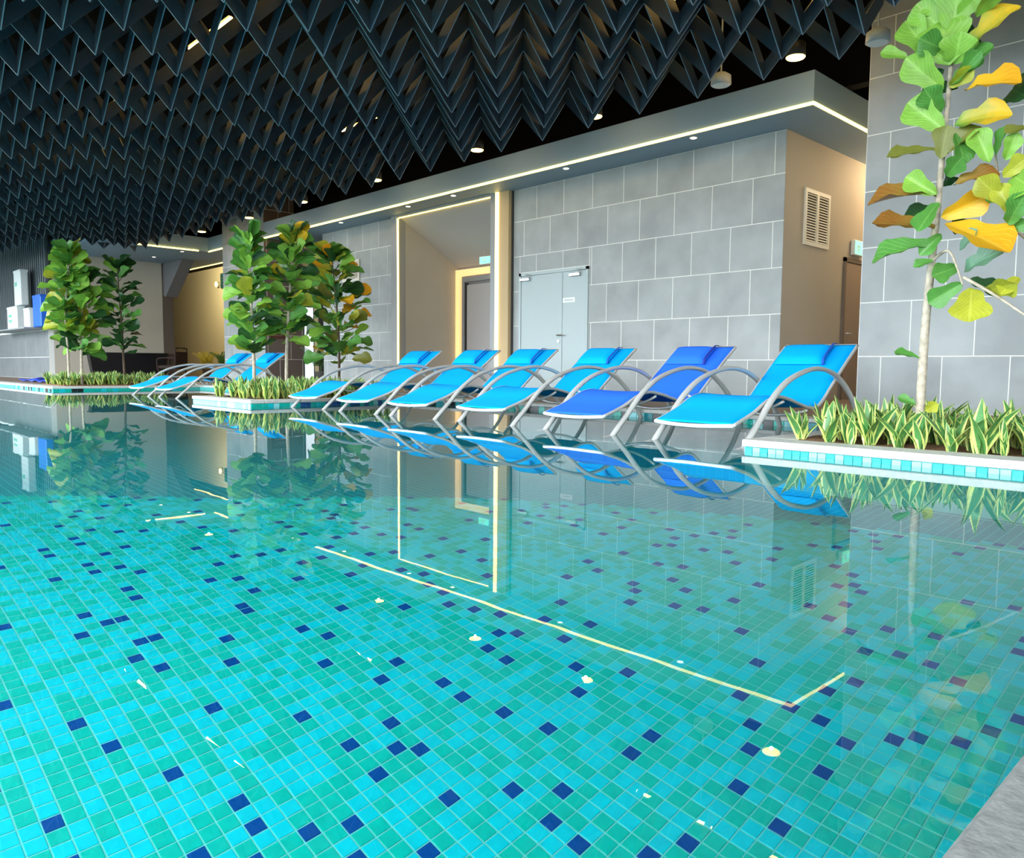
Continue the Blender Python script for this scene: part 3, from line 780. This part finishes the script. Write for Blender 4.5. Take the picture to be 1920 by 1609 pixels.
for x0, w_ in ((-13.2, 'leftmost'), (-10.0, 'second from left'), (-7.6, 'third from left'), (-5.4, 'rightmost')): tubelight('warm tube light above the baffles over the open water, '+w_+' of four', x0, x0+1.2, 4.0, 4.42)
for x0, w_ in ((-5.3, 'above the royal blue lounger'), (-3.9, 'above the nearest lounger'), (-11.6, 'near the middle planter')): tubelight('warm tube light among the baffles '+w_, x0, x0+1.0, 7.15, 4.42)
# warm light at the corridor end
t = thing('ceiling_lamp', 'warm lamp on the corridor ceiling behind the stone wall', 'lamp', (-4.25, 12.3, SOF-.03))
b = MB(); b.lathe([(.09, 0), (.11, .03)], n=20); b.build('lens', M['lamp'], t)
L = bpy.data.lights.new('corridor_light', 'POINT'); L.energy = 26; L.color = (1, .72, .45); L.shadow_soft_size = .03
obj('corridor_light', L, t, (0, 0, -.1))

# ------------------------------------------------------------------ plants
def leaf_mat(name, base, vein, edge=None, rough=.42):
    mt, nt, bs = node_mat(name)
    uv = nt.nodes.new('ShaderNodeUVMap'); sp = nt.nodes.new('ShaderNodeSeparateXYZ'); nt.links.new(uv.outputs[0], sp.inputs[0])
    # u: 0 at the midrib, 1 at the margin; v along the leaf
    mi = nt.nodes.new('ShaderNodeMath'); mi.operation = 'MULTIPLY_ADD'; mi.inputs[1].default_value = -.55
    nt.links.new(sp.outputs[0], mi.inputs[0]); nt.links.new(sp.outputs[1], mi.inputs[2])
    ml = nt.nodes.new('ShaderNodeMath'); ml.operation = 'MULTIPLY'; ml.inputs[1].default_value = 44; nt.links.new(mi.outputs[0], ml.inputs[0])
    sn = nt.nodes.new('ShaderNodeMath'); sn.operation = 'SINE'; nt.links.new(ml.outputs[0], sn.inputs[0])
    r1 = nt.nodes.new('ShaderNodeMapRange'); r1.inputs['From Min'].default_value = .80; r1.inputs['From Max'].default_value = 1.0; nt.links.new(sn.outputs[0], r1.inputs['Value'])
    r2 = nt.nodes.new('ShaderNodeMapRange'); r2.inputs['From Min'].default_value = .10; r2.inputs['From Max'].default_value = .03; nt.links.new(sp.outputs[0], r2.inputs['Value'])
    mx = nt.nodes.new('ShaderNodeMath'); mx.operation = 'MAXIMUM'; nt.links.new(r1.outputs[0], mx.inputs[0]); nt.links.new(r2.outputs[0], mx.inputs[1])
    geo = nt.nodes.new('ShaderNodeNewGeometry'); nz = nt.nodes.new('ShaderNodeTexNoise'); nz.inputs['Scale'].default_value = 14; nt.links.new(geo.outputs['Position'], nz.inputs['Vector'])
    m0 = nt.nodes.new('ShaderNodeMix'); m0.data_type = 'RGBA'
    m0.inputs[6].default_value = (*lin(base), 1); m0.inputs[7].default_value = (*lin(edge or [min(255, int(c*.75)) for c in base]), 1)
    if edge:
        rr = nt.nodes.new('ShaderNodeMapRange'); rr.inputs['From Min'].default_value = .35; rr.inputs['From Max'].default_value = .75
        ad = nt.nodes.new('ShaderNodeMath'); ad.operation = 'MULTIPLY_ADD'; ad.inputs[1].default_value = .5; nt.links.new(nz.outputs['Fac'], ad.inputs[0])
        h2 = nt.nodes.new('ShaderNodeMath'); h2.operation = 'MULTIPLY'; h2.inputs[1].default_value = .6; nt.links.new(sp.outputs[1], h2.inputs[0]); nt.links.new(h2.outputs[0], ad.inputs[2])
        nt.links.new(ad.outputs[0], rr.inputs['Value']); nt.links.new(rr.outputs[0], m0.inputs[0])
    else: nt.links.new(nz.outputs['Fac'], m0.inputs[0])
    m1 = nt.nodes.new('ShaderNodeMix'); m1.data_type = 'RGBA'; m1.inputs[7].default_value = (*lin(vein), 1)
    sc = nt.nodes.new('ShaderNodeMath'); sc.operation = 'MULTIPLY'; sc.inputs[1].default_value = .32; nt.links.new(mx.outputs[0], sc.inputs[0])
    nt.links.new(sc.outputs[0], m1.inputs[0]); nt.links.new(m0.outputs[2], m1.inputs[6]); nt.links.new(m1.outputs[2], bs.inputs['Base Color'])
    bs.inputs['Roughness'].default_value = rough
    tr = nt.nodes.new('ShaderNodeBsdfTranslucent'); nt.links.new(m1.outputs[2], tr.inputs['Color'])
    ms = nt.nodes.new('ShaderNodeMixShader'); ms.inputs[0].default_value = .25
    nt.links.new(bs.outputs[0], ms.inputs[1]); nt.links.new(tr.outputs[0], ms.inputs[2]); nt.links.new(ms.outputs[0], nt.nodes['Material Output'].inputs['Surface'])
    return mt
LM = {'L': leaf_mat('light_green_leaf', (150, 208, 78), (200, 234, 130)), 'M': leaf_mat('mid_green_leaf', (92, 164, 68), (160, 206, 116)),
      'D': leaf_mat('dark_green_leaf', (40, 92, 46), (96, 140, 80)), 'Y': leaf_mat('yellow_leaf', (240, 190, 40), (248, 218, 96), (232, 168, 30)),
      'B': leaf_mat('browning_leaf', (152, 124, 52), (190, 160, 80), (146, 98, 40)), 'O': leaf_mat('olive_leaf', (140, 146, 60), (176, 180, 96)),
      'V': leaf_mat('lime_yellow_leaf', (196, 200, 58), (220, 222, 110)), 'T': leaf_mat('green_leaf_with_yellow_tip', (110, 160, 60), (170, 200, 100), (236, 190, 40)),
      'G': leaf_mat('bluish_green_leaf', (110, 160, 128), (160, 200, 170))}
def fiddle(name, material, droop, wav, cup, seed):
    rr = random.Random(seed); b = MB(); nu, nv = 9, 6; uv = []
    for i in range(nu+1):
        t = i/nu
        w = .5*(.10+.42*math.sin(math.pi*min(1, t*1.0)**.9)**.8*(.55+.75*t)) if 0 < t < 1 else (.02 if t == 0 else .09)
        w = [.015, .12, .17, .185, .20, .25, .30, .315, .26, .10][i]
        z = -droop*t*t; x = t*(1-.25*droop*droop*t)
        for j in range(nv+1):
            f = j/nv*2-1
            zz_ = z+cup*abs(f)*w*1.6+wav*.035*math.sin(t*15+(3 if f > 0 else 0)+seed)*abs(f)**2
            b.v.append((x-.03*abs(f)**2*(1 if i == nu else 0), f*w, zz_)); uv.append((abs(f), t))
    for i in range(nu):
        for j in range(nv):
            a = i*(nv+1)+j; b.f.append((a, a+nv+1, a+nv+2, a+1)); b.mi.append(0)
    me = b.mesh(name, material, True)
    l = me.uv_layers.new(name='UVMap')
    for lp_ in me.loops: l.data[lp_.index].uv = uv[lp_.vertex_index]
    return me
FL = {k: [fiddle('leaf', LM[k], d, w, c, s) for s, (d, w, c) in enumerate(((.12, .6, .25), (.28, 1, .35), (.05, .9, .2)))] for k in LM}
def put_leaf(parent, base, d, nrm, length, wid, k, rr, name='leaf'):
    d = Vector(d).normalized(); n = Vector(nrm); n = (n-d*n.dot(d))
    if n.length < 1e-3: n = d.orthogonal()
    n.normalize(); y = n.cross(d)
    o = obj(name, rr.choice(FL[k]), parent)
    mtx = Matrix(((d.x*length, y.x*length*wid, n.x*length, base[0]), (d.y*length, y.y*length*wid, n.y*length, base[1]), (d.z*length, y.z*length*wid, n.z*length, base[2]), (0, 0, 0, 1)))
    o.matrix_basis = mtx
    return o

# near tree: leaves measured one by one
TY = 4.95
root = Vector((-1.66, TY, .07))
t = thing('fiddle_leaf_fig', 'tall fiddle leaf fig with yellowing leaves in the near right planter', 'tree', root)
def lp3(u, v, dy=0): return onp(u, v, 1, TY+dy)-root
pts = catmull([Vector((0, 0, -.05)), lp3(1728, 720), lp3(1736, 600), lp3(1748, 480), lp3(1758, 390), lp3(1766, 300), lp3(1776, 200), lp3(1784, 110), lp3(1792, 0), lp3(1798, -60)], 4)
b = MB(); b.tube(pts, [.029-.022*k/(len(pts)-1) for k in range(len(pts))], 10); b.build('trunk', M['bark'], t, True)
def branch(pl_, r):
    b = MB(); q = catmull([lp3(*p) for p in pl_], 4); b.tube(q, [r-.5*r*k/(len(q)-1) for k in range(len(q))], 7); b.build('branch', M['bark'], t, True)
branch([(1746, 490), (1775, 470, -.05), (1790, 490, -.08), (1805, 535, -.08)], .010)
branch([(1806, 520, -.08), (1860, 550, -.1), (1920, 590, -.12), (1960, 620, -.12)], .010)
branch([(1950, 470, .1), (1915, 440, .08), (1893, 420, .06), (1878, 370, .05), (1866, 290, .05)], .011)
NL = [((1780,122),(1765,40),88,'L'),((1786,62),(1800,-45),92,'L'),((1745,102),(1695,38),50,'L'),((1830,30),(1882,-32),36,'L'),((1806,106),(1886,4),38,'T'),
((1702,108),(1655,96),22,'L'),((1768,168),(1702,113),54,'L'),((1784,160),(1855,86),32,'M'),((1780,162),(1818,135),26,'V'),((1810,170),(1896,132),18,'Y'),
((1796,163),(1718,186),28,'D'),((1771,243),(1703,194),54,'L'),((1788,236),(1882,200),40,'T'),((1764,298),(1776,238),46,'O'),((1777,288),(1826,234),28,'O'),
((1753,280),(1667,291),20,'O'),((1856,304),(1830,244),40,'L'),((1868,292),(1882,238),18,'M'),((1757,364),(1698,332),40,'L'),((1756,366),(1636,356),26,'B'),
((1788,348),(1862,314),24,'B'),((1882,378),(1838,338),40,'V'),((1880,332),(1925,296),40,'V'),((1765,406),(1848,374),50,'Y'),((1756,396),(1692,402),26,'D'),
((1753,426),(1642,415),28,'B'),((1772,420),(1888,456),40,'Y'),((1746,460),(1636,469),34,'M'),((1750,490),(1718,493),12,'M'),((1796,500),(1752,516),32,'M'),
((1806,530),(1744,567),42,'M'),((1822,540),(1818,598),50,'V'),((1815,525),(1872,545),28,'D'),((1850,545),(1899,535),24,'V'),((1808,510),(1862,464),26,'G'),
((1723,671),(1679,659),14,'M'),((1717,758),(1687,744),16,'M'),((1735,770),(1755,760),14,'V'),((1925,182),(1893,165),30,'D'),((1925,240),(1887,244),14,'O'),
((1790,440),(1802,408),22,'D'),((1890,420),(1918,372),34,'M'),((1800,470),(1826,432),18,'G'),((1770,350),(1790,320),20,'D'),((1895,430),(1925,420),26,'M'),
((1760,380),(1722,425),26,'M'),((1770,130),(1740,150),30,'D'),((1790,250),(1812,300),24,'M'),((1885,360),(1850,375),20,'M'),((1900,330),(1930,350),30,'L'),((1790,20),(1745,-10),60,'L'),((1775,95),(1730,75),40,'M'),((1800,80),(1830,60),50,'D'),((1795,30),(1845,-15),55,'L'),((1770,60),(1720,10),50,'L'),((1800,140),(1835,100),36,'M'),((1765,210),(1735,170),40,'M'),((1790,120),(1800,70),60,'L'),((1885,300),(1905,255),30,'L'),((1900,400),(1870,350),34,'V'),((1775,330),(1800,300),26,'M'),((1765,440),(1730,470),26,'M'),((1910,520),(1880,545),20,'V')]
rl = random.Random(11)
for (bu, tu, wpx, k) in NL:
    db = rl.uniform(-.06, -.02); dt = db+rl.uniform(-.14, -.02)
    if k == 'D': dt += .22; db += .07
    a = lp3(bu[0], bu[1], db); c = lp3(tu[0], tu[1], dt); d = c-a; ln = d.length
    lpx = math.hypot(tu[0]-bu[0], tu[1]-bu[1])
    view = (CAM-(root+a)).normalized()
    ratio = wpx/lpx
    full = .58; wid = max(1.0, min(1.9, ratio/full)); cs = max(.12, min(1, ratio/(full*wid)))
    ang = math.acos(cs)*(1 if rl.random() < .75 else -1)
    dn = d.normalized(); n0 = (view-dn*view.dot(dn)).normalized()
    nn = Matrix.Rotation(ang, 3, dn) @ n0
    if nn.z < 0 and cs < .8: nn = Matrix.Rotation(-ang, 3, dn) @ n0
    put_leaf(t, a, d, nn, ln*1.06, wid, k, rl)

# the other figs
def fig(label, base, stem_pts, zl0, zl1, rad, nl, ll, kinds, seed, barkm, rr_top=.4):
    rr = random.Random(seed); base = Vector(base)
    t = thing('fiddle_leaf_fig', label, 'tree', base, 0, 'smaller fiddle leaf figs across the pool')
    q = catmull([Vector((0, 0, -.04))]+[Vector(p) for p in stem_pts], 5)
    b = MB(); b.tube(q, [.028-.019*k/(len(q)-1) for k in range(len(q))], 8); b.build('trunk', barkm, t, True)
    def at(z):
        for a, c in zip(q[:-1], q[1:]):
            if a.z <= z <= c.z: return a.lerp(c, (z-a.z)/max(1e-6, c.z-a.z))
        return q[-1]
    for i in range(nl):
        f = (i+.5)/nl; z = zl0+(zl1-zl0)*f; p = at(z-.06)
        az = i*2.399+rr.uniform(-.5, .5); 
        prof = rad*(.75+.5*math.sin(math.pi*(.25+.75*f)))*(1 if f < .85 else .7)
        up = rr.uniform(-.2, 1.1)+.9*max(0, f-.7)*3
        d = Vector((math.cos(az), math.sin(az), up)).normalized()
        off = d*rr.uniform(.02, max(.03, prof-ll*.75))
        L_ = ll*rr.uniform(.75, 1.2)
        n = Vector((-math.cos(az)*.5, -math.sin(az)*.5, .8)) + Vector((.72, -.69, 0))*rr.uniform(.2, 1.8)
        k = rr.choices([x for x, _ in kinds], [w for _, w in kinds])[0]
        put_leaf(t, p+off, d, n, L_, rr.uniform(1.05, 1.35), k, rr)
        if i % 4 == 0:
            b = MB(); b.tube([p, p+off*.6+Vector((0, 0, -.01)), p+off], .006, 5); b.build('twig', barkm, t)
    return t
GK = [('L', 4), ('M', 4), ('D', 2), ('G', 1), ('V', .6)]
fig('slender fig on the left side of the middle planter', (-10.2, 4.86, .08), [(0, 0, .6), (.0, -.02, 1.2), (-.02, -.03, 1.8), (0, -.02, 2.1)], .62, 2.22, .24, 112, .26, GK, 21, M['bark'])
fig('leafy fig on the right side of the middle planter', (-10.2, 5.34, .08), [(0, .01, .6), (.02, .04, 1.2), (.0, .10, 1.8), (0, .14, 2.2)], .85, 2.36, .28, 118, .27, GK+[('T', .6)], 22, M['bark'])
fig('fig with a few yellow leaves in front of the tiled wall', (-13.02, 7.9, DECK), [(.02, 0, .7), (-.02, 0, 1.3), (-.12, 0, 2.0), (-.2, 0, 2.45)], .55, 2.72, .56, 125, .37, [('L', 2), ('M', 5), ('D', 3), ('Y', .8), ('V', 1), ('O', 1)], 23, M['bark_dark'])
fig('leftmost fig with pale leaves on the left deck', (-17.5, 4.42, DECK), [(0, 0, .7), (-.02, -.02, 1.4), (0, .04, 2.1), (0, .08, 2.55)], 1.1, 2.8, .36, 105, .37, [('L', 5), ('V', 2), ('M', 3)], 24, M['bark'])
fig('short stemmed fig right behind the leftmost one', (-17.5, 4.66, DECK), [(0, 0, .6), (.0, .02, 1.2), (.02, .06, 1.7), (.02, .06, 2.1)], .62, 2.3, .44, 95, .36, [('L', 3), ('M', 4), ('D', 2), ('V', 1)], 25, M['bark'])
fig('dark slender fig in front of the beige wall', (-17.5, 5.48, DECK), [(0, -.02, .6), (0, -.03, 1.2), (0, -.06, 1.8), (0, -.08, 2.4)], .72, 2.62, .38, 72, .32, [('M', 3), ('D', 5), ('L', 1)], 26, M['bark_dark'])

# snake plants
def snake_mat():
    mt, nt, bs = node_mat('variegated_snake_plant_leaf')
    uv = nt.nodes.new('ShaderNodeUVMap'); sp = nt.nodes.new('ShaderNodeSeparateXYZ'); nt.links.new(uv.outputs[0], sp.inputs[0])
    rp = nt.nodes.new('ShaderNodeValToRGB'); nt.links.new(sp.outputs[0], rp.inputs[0])
    e = rp.color_ramp.elements; e[0].position = .60; e[0].color = (*lin((74, 128, 66)), 1); e[1].position = .70; e[1].color = (*lin((204, 214, 120)), 1)
    nz = nt.nodes.new('ShaderNodeTexNoise'); nz.inputs['Scale'].default_value = 40
    geo = nt.nodes.new('ShaderNodeNewGeometry'); nt.links.new(geo.outputs['Position'], nz.inputs['Vector'])
    mr = nt.nodes.new('ShaderNodeMapRange'); mr.inputs['To Min'].default_value = .7; mr.inputs['To Max'].default_value = 1.3; nt.links.new(nz.outputs['Fac'], mr.inputs['Value'])
    vm = nt.nodes.new('ShaderNodeVectorMath'); vm.operation = 'SCALE'; nt.links.new(rp.outputs[0], vm.inputs[0]); nt.links.new(mr.outputs[0], vm.inputs['Scale'])
    nt.links.new(vm.outputs[0], bs.inputs['Base Color']); bs.inputs['Roughness'].default_value = .4
    return mt
SNM = snake_mat()
def snake_leaf_geo(b, uv, hgt, wid, lean, az, twist):
    n = 7; base = len(b.v)
    dirv = Vector((math.cos(az), math.sin(az), 0))
    for i in range(n+1):
        t = i/n; w = wid*(.35+1.3*math.sin(math.pi*min(.97, t*.85+.15))**1.0*(1-t**3))*.5
        if i == n: w = .001
        c = dirv*(lean*t**1.6)+Vector((0, 0, hgt*t*(1-.25*(lean/hgt)*t)))
        a2 = az+math.pi/2+twist*t; sd = Vector((math.cos(a2), math.sin(a2), 0)); nn = sd.cross(Vector((0, 0, 1)))
        for j, f in enumerate((-1, -.6, 0, .6, 1)):
            b.v.append(tuple(c+sd*(f*w)+nn*(.25*w*f*f))); uv.append((abs(f), t))
    for i in range(n):
        for j in range(4):
            a = base+i*5+j; b.f.append((a, a+1, a+6, a+5)); b.mi.append(0)
def with_uv(b, uv, name):
    me = b.mesh(name, SNM, True); l = me.uv_layers.new(name='UVMap')
    for lp_ in me.loops: l.data[lp_.index].uv = uv[lp_.vertex_index]
    return me
rs = random.Random(31)
snleaf = []
for k in range(6):
    b = MB(); uv = []; snake_leaf_geo(b, uv, .25, .046, [.02, .07, .12, .18, .05, .15][k], 0, rs.uniform(-1.3, 1.3)); snleaf.append(with_uv(b, uv, 'leaf'))
def snake_near(label, x, y, z, grp):
    t = thing('snake_plant', label, 'plant', (x, y, z), rs.uniform(0, 6.28), grp)
    s0 = rs.uniform(.75, 1.15)
    for k in range(rs.randint(8, 10)):
        o = obj('leaf', rs.choice(snleaf), t, (rs.uniform(-.015, .015), rs.uniform(-.015, .015), -.01))
        o.rotation_euler = (0, 0, k*2.4+rs.uniform(-.4, .4)); s = s0*rs.uniform(.55, 1.15); o.scale = (s, s*rs.uniform(.8, 1.1), s)
y = 4.76; row = 0
while y < 5.75:
    x = -2.28+(row % 2)*.07
    while x < .2:
        if math.hypot(x+1.66, y-TY) > .10:
            snake_near('yellow edged snake plant in the near right planter bed', x+rs.uniform(-.03, .03), y+rs.uniform(-.03, .03), .075, 'snake plants in the near right planter')
        x += .14
    y += .15; row += 1
far = []
for k in range(4):
    b = MB(); uv = []
    for q in range(9): snake_leaf_geo(b, uv, rs.uniform(.17, .29), .055, rs.uniform(.03, .16), q*2.4+rs.uniform(-.3, .3), rs.uniform(-.8, .8))
    far.append(with_uv(b, uv, 'snake_plant'))
def bed(x0, x1, y0, y1, z, step, label, grp):
    y = y0
    while y < y1:
        x = x0
        while x < x1:
            o = obj('snake_plant', rs.choice(far), None, (x+rs.uniform(-.05, .05), y+rs.uniform(-.05, .05), z)); o.rotation_euler = (0, 0, rs.uniform(0, 6.28))
            s = rs.uniform(.8, 1.15); o.scale = (s, s, s); tag(o, label, 'plant', grp)
            x += step
        y += step
bed(-10.80, -9.42, 4.62, 6.6, .08, .19, 'yellow edged snake plant in the middle planter bed', 'snake plants in the middle planter')
bed(-18.45, -17.02, 4.3, 6.3, DECK+.01, .21, 'yellow edged snake plant in the left deck bed', 'snake plants on the left deck')
# palms in the lounge
def palm(label, loc, h, n, seed, km):
    rr = random.Random(seed); t = thing('potted_palm', label, 'plant', loc)
    b = MB(); b.lathe([(.12, 0), (.17, .28), (.19, .30), (.17, .30), (.15, .26)], n=16); b.build('pot', M['pot'], t, True)
    for k in range(n):
        az = k*2.399; le = h*rr.uniform(.7, 1.1); ln = rr.uniform(.25, .6)
        q = [Vector((0, 0, .27))+Vector((math.cos(az), math.sin(az), 0))*(ln*s*s*h)+Vector((0, 0, le*s*(1-.35*s))) for s in (0, .25, .5, .75, 1)]
        b = MB(); b.tube(q, [.008, .007, .006, .005, .003], 5)
        for s in range(1, 16):
            f = .25+.75*s/15; i = min(3, int(f*4)); p = q[i].lerp(q[i+1], f*4-i)
            for sd in (-1, 1):
                d = Vector((math.cos(az+sd*1.1), math.sin(az+sd*1.1), .1)); w = Vector((0, 0, .012))
                e = p+d*(.20*h*(1.15-f)+.06)+Vector((0, 0, -.05)); m_ = p.lerp(e, .4)
                b.f.append((len(b.v), len(b.v)+1, len(b.v)+2, len(b.v)+3)); b.mi.append(0); b.v += [tuple(p), tuple(m_+w), tuple(e), tuple(m_-w)]
        b.build('frond', km, t)
palm('yellowish potted palm beside the rattan chair', (-28.6, 11.8, DECK), 1.0, 10, 41, mat('yellow_green_frond', (176, 168, 60), .6))
palm('green potted palm beside the tiled pillar', (-26.2, 11.4, DECK), .95, 10, 42, mat('green_frond', (84, 132, 60), .6))
palm('small potted palm at the foot of the passage window', (-17.3, 10.0, DECK), 1.0, 9, 43, mat('deep_green_frond', (70, 104, 50), .6))
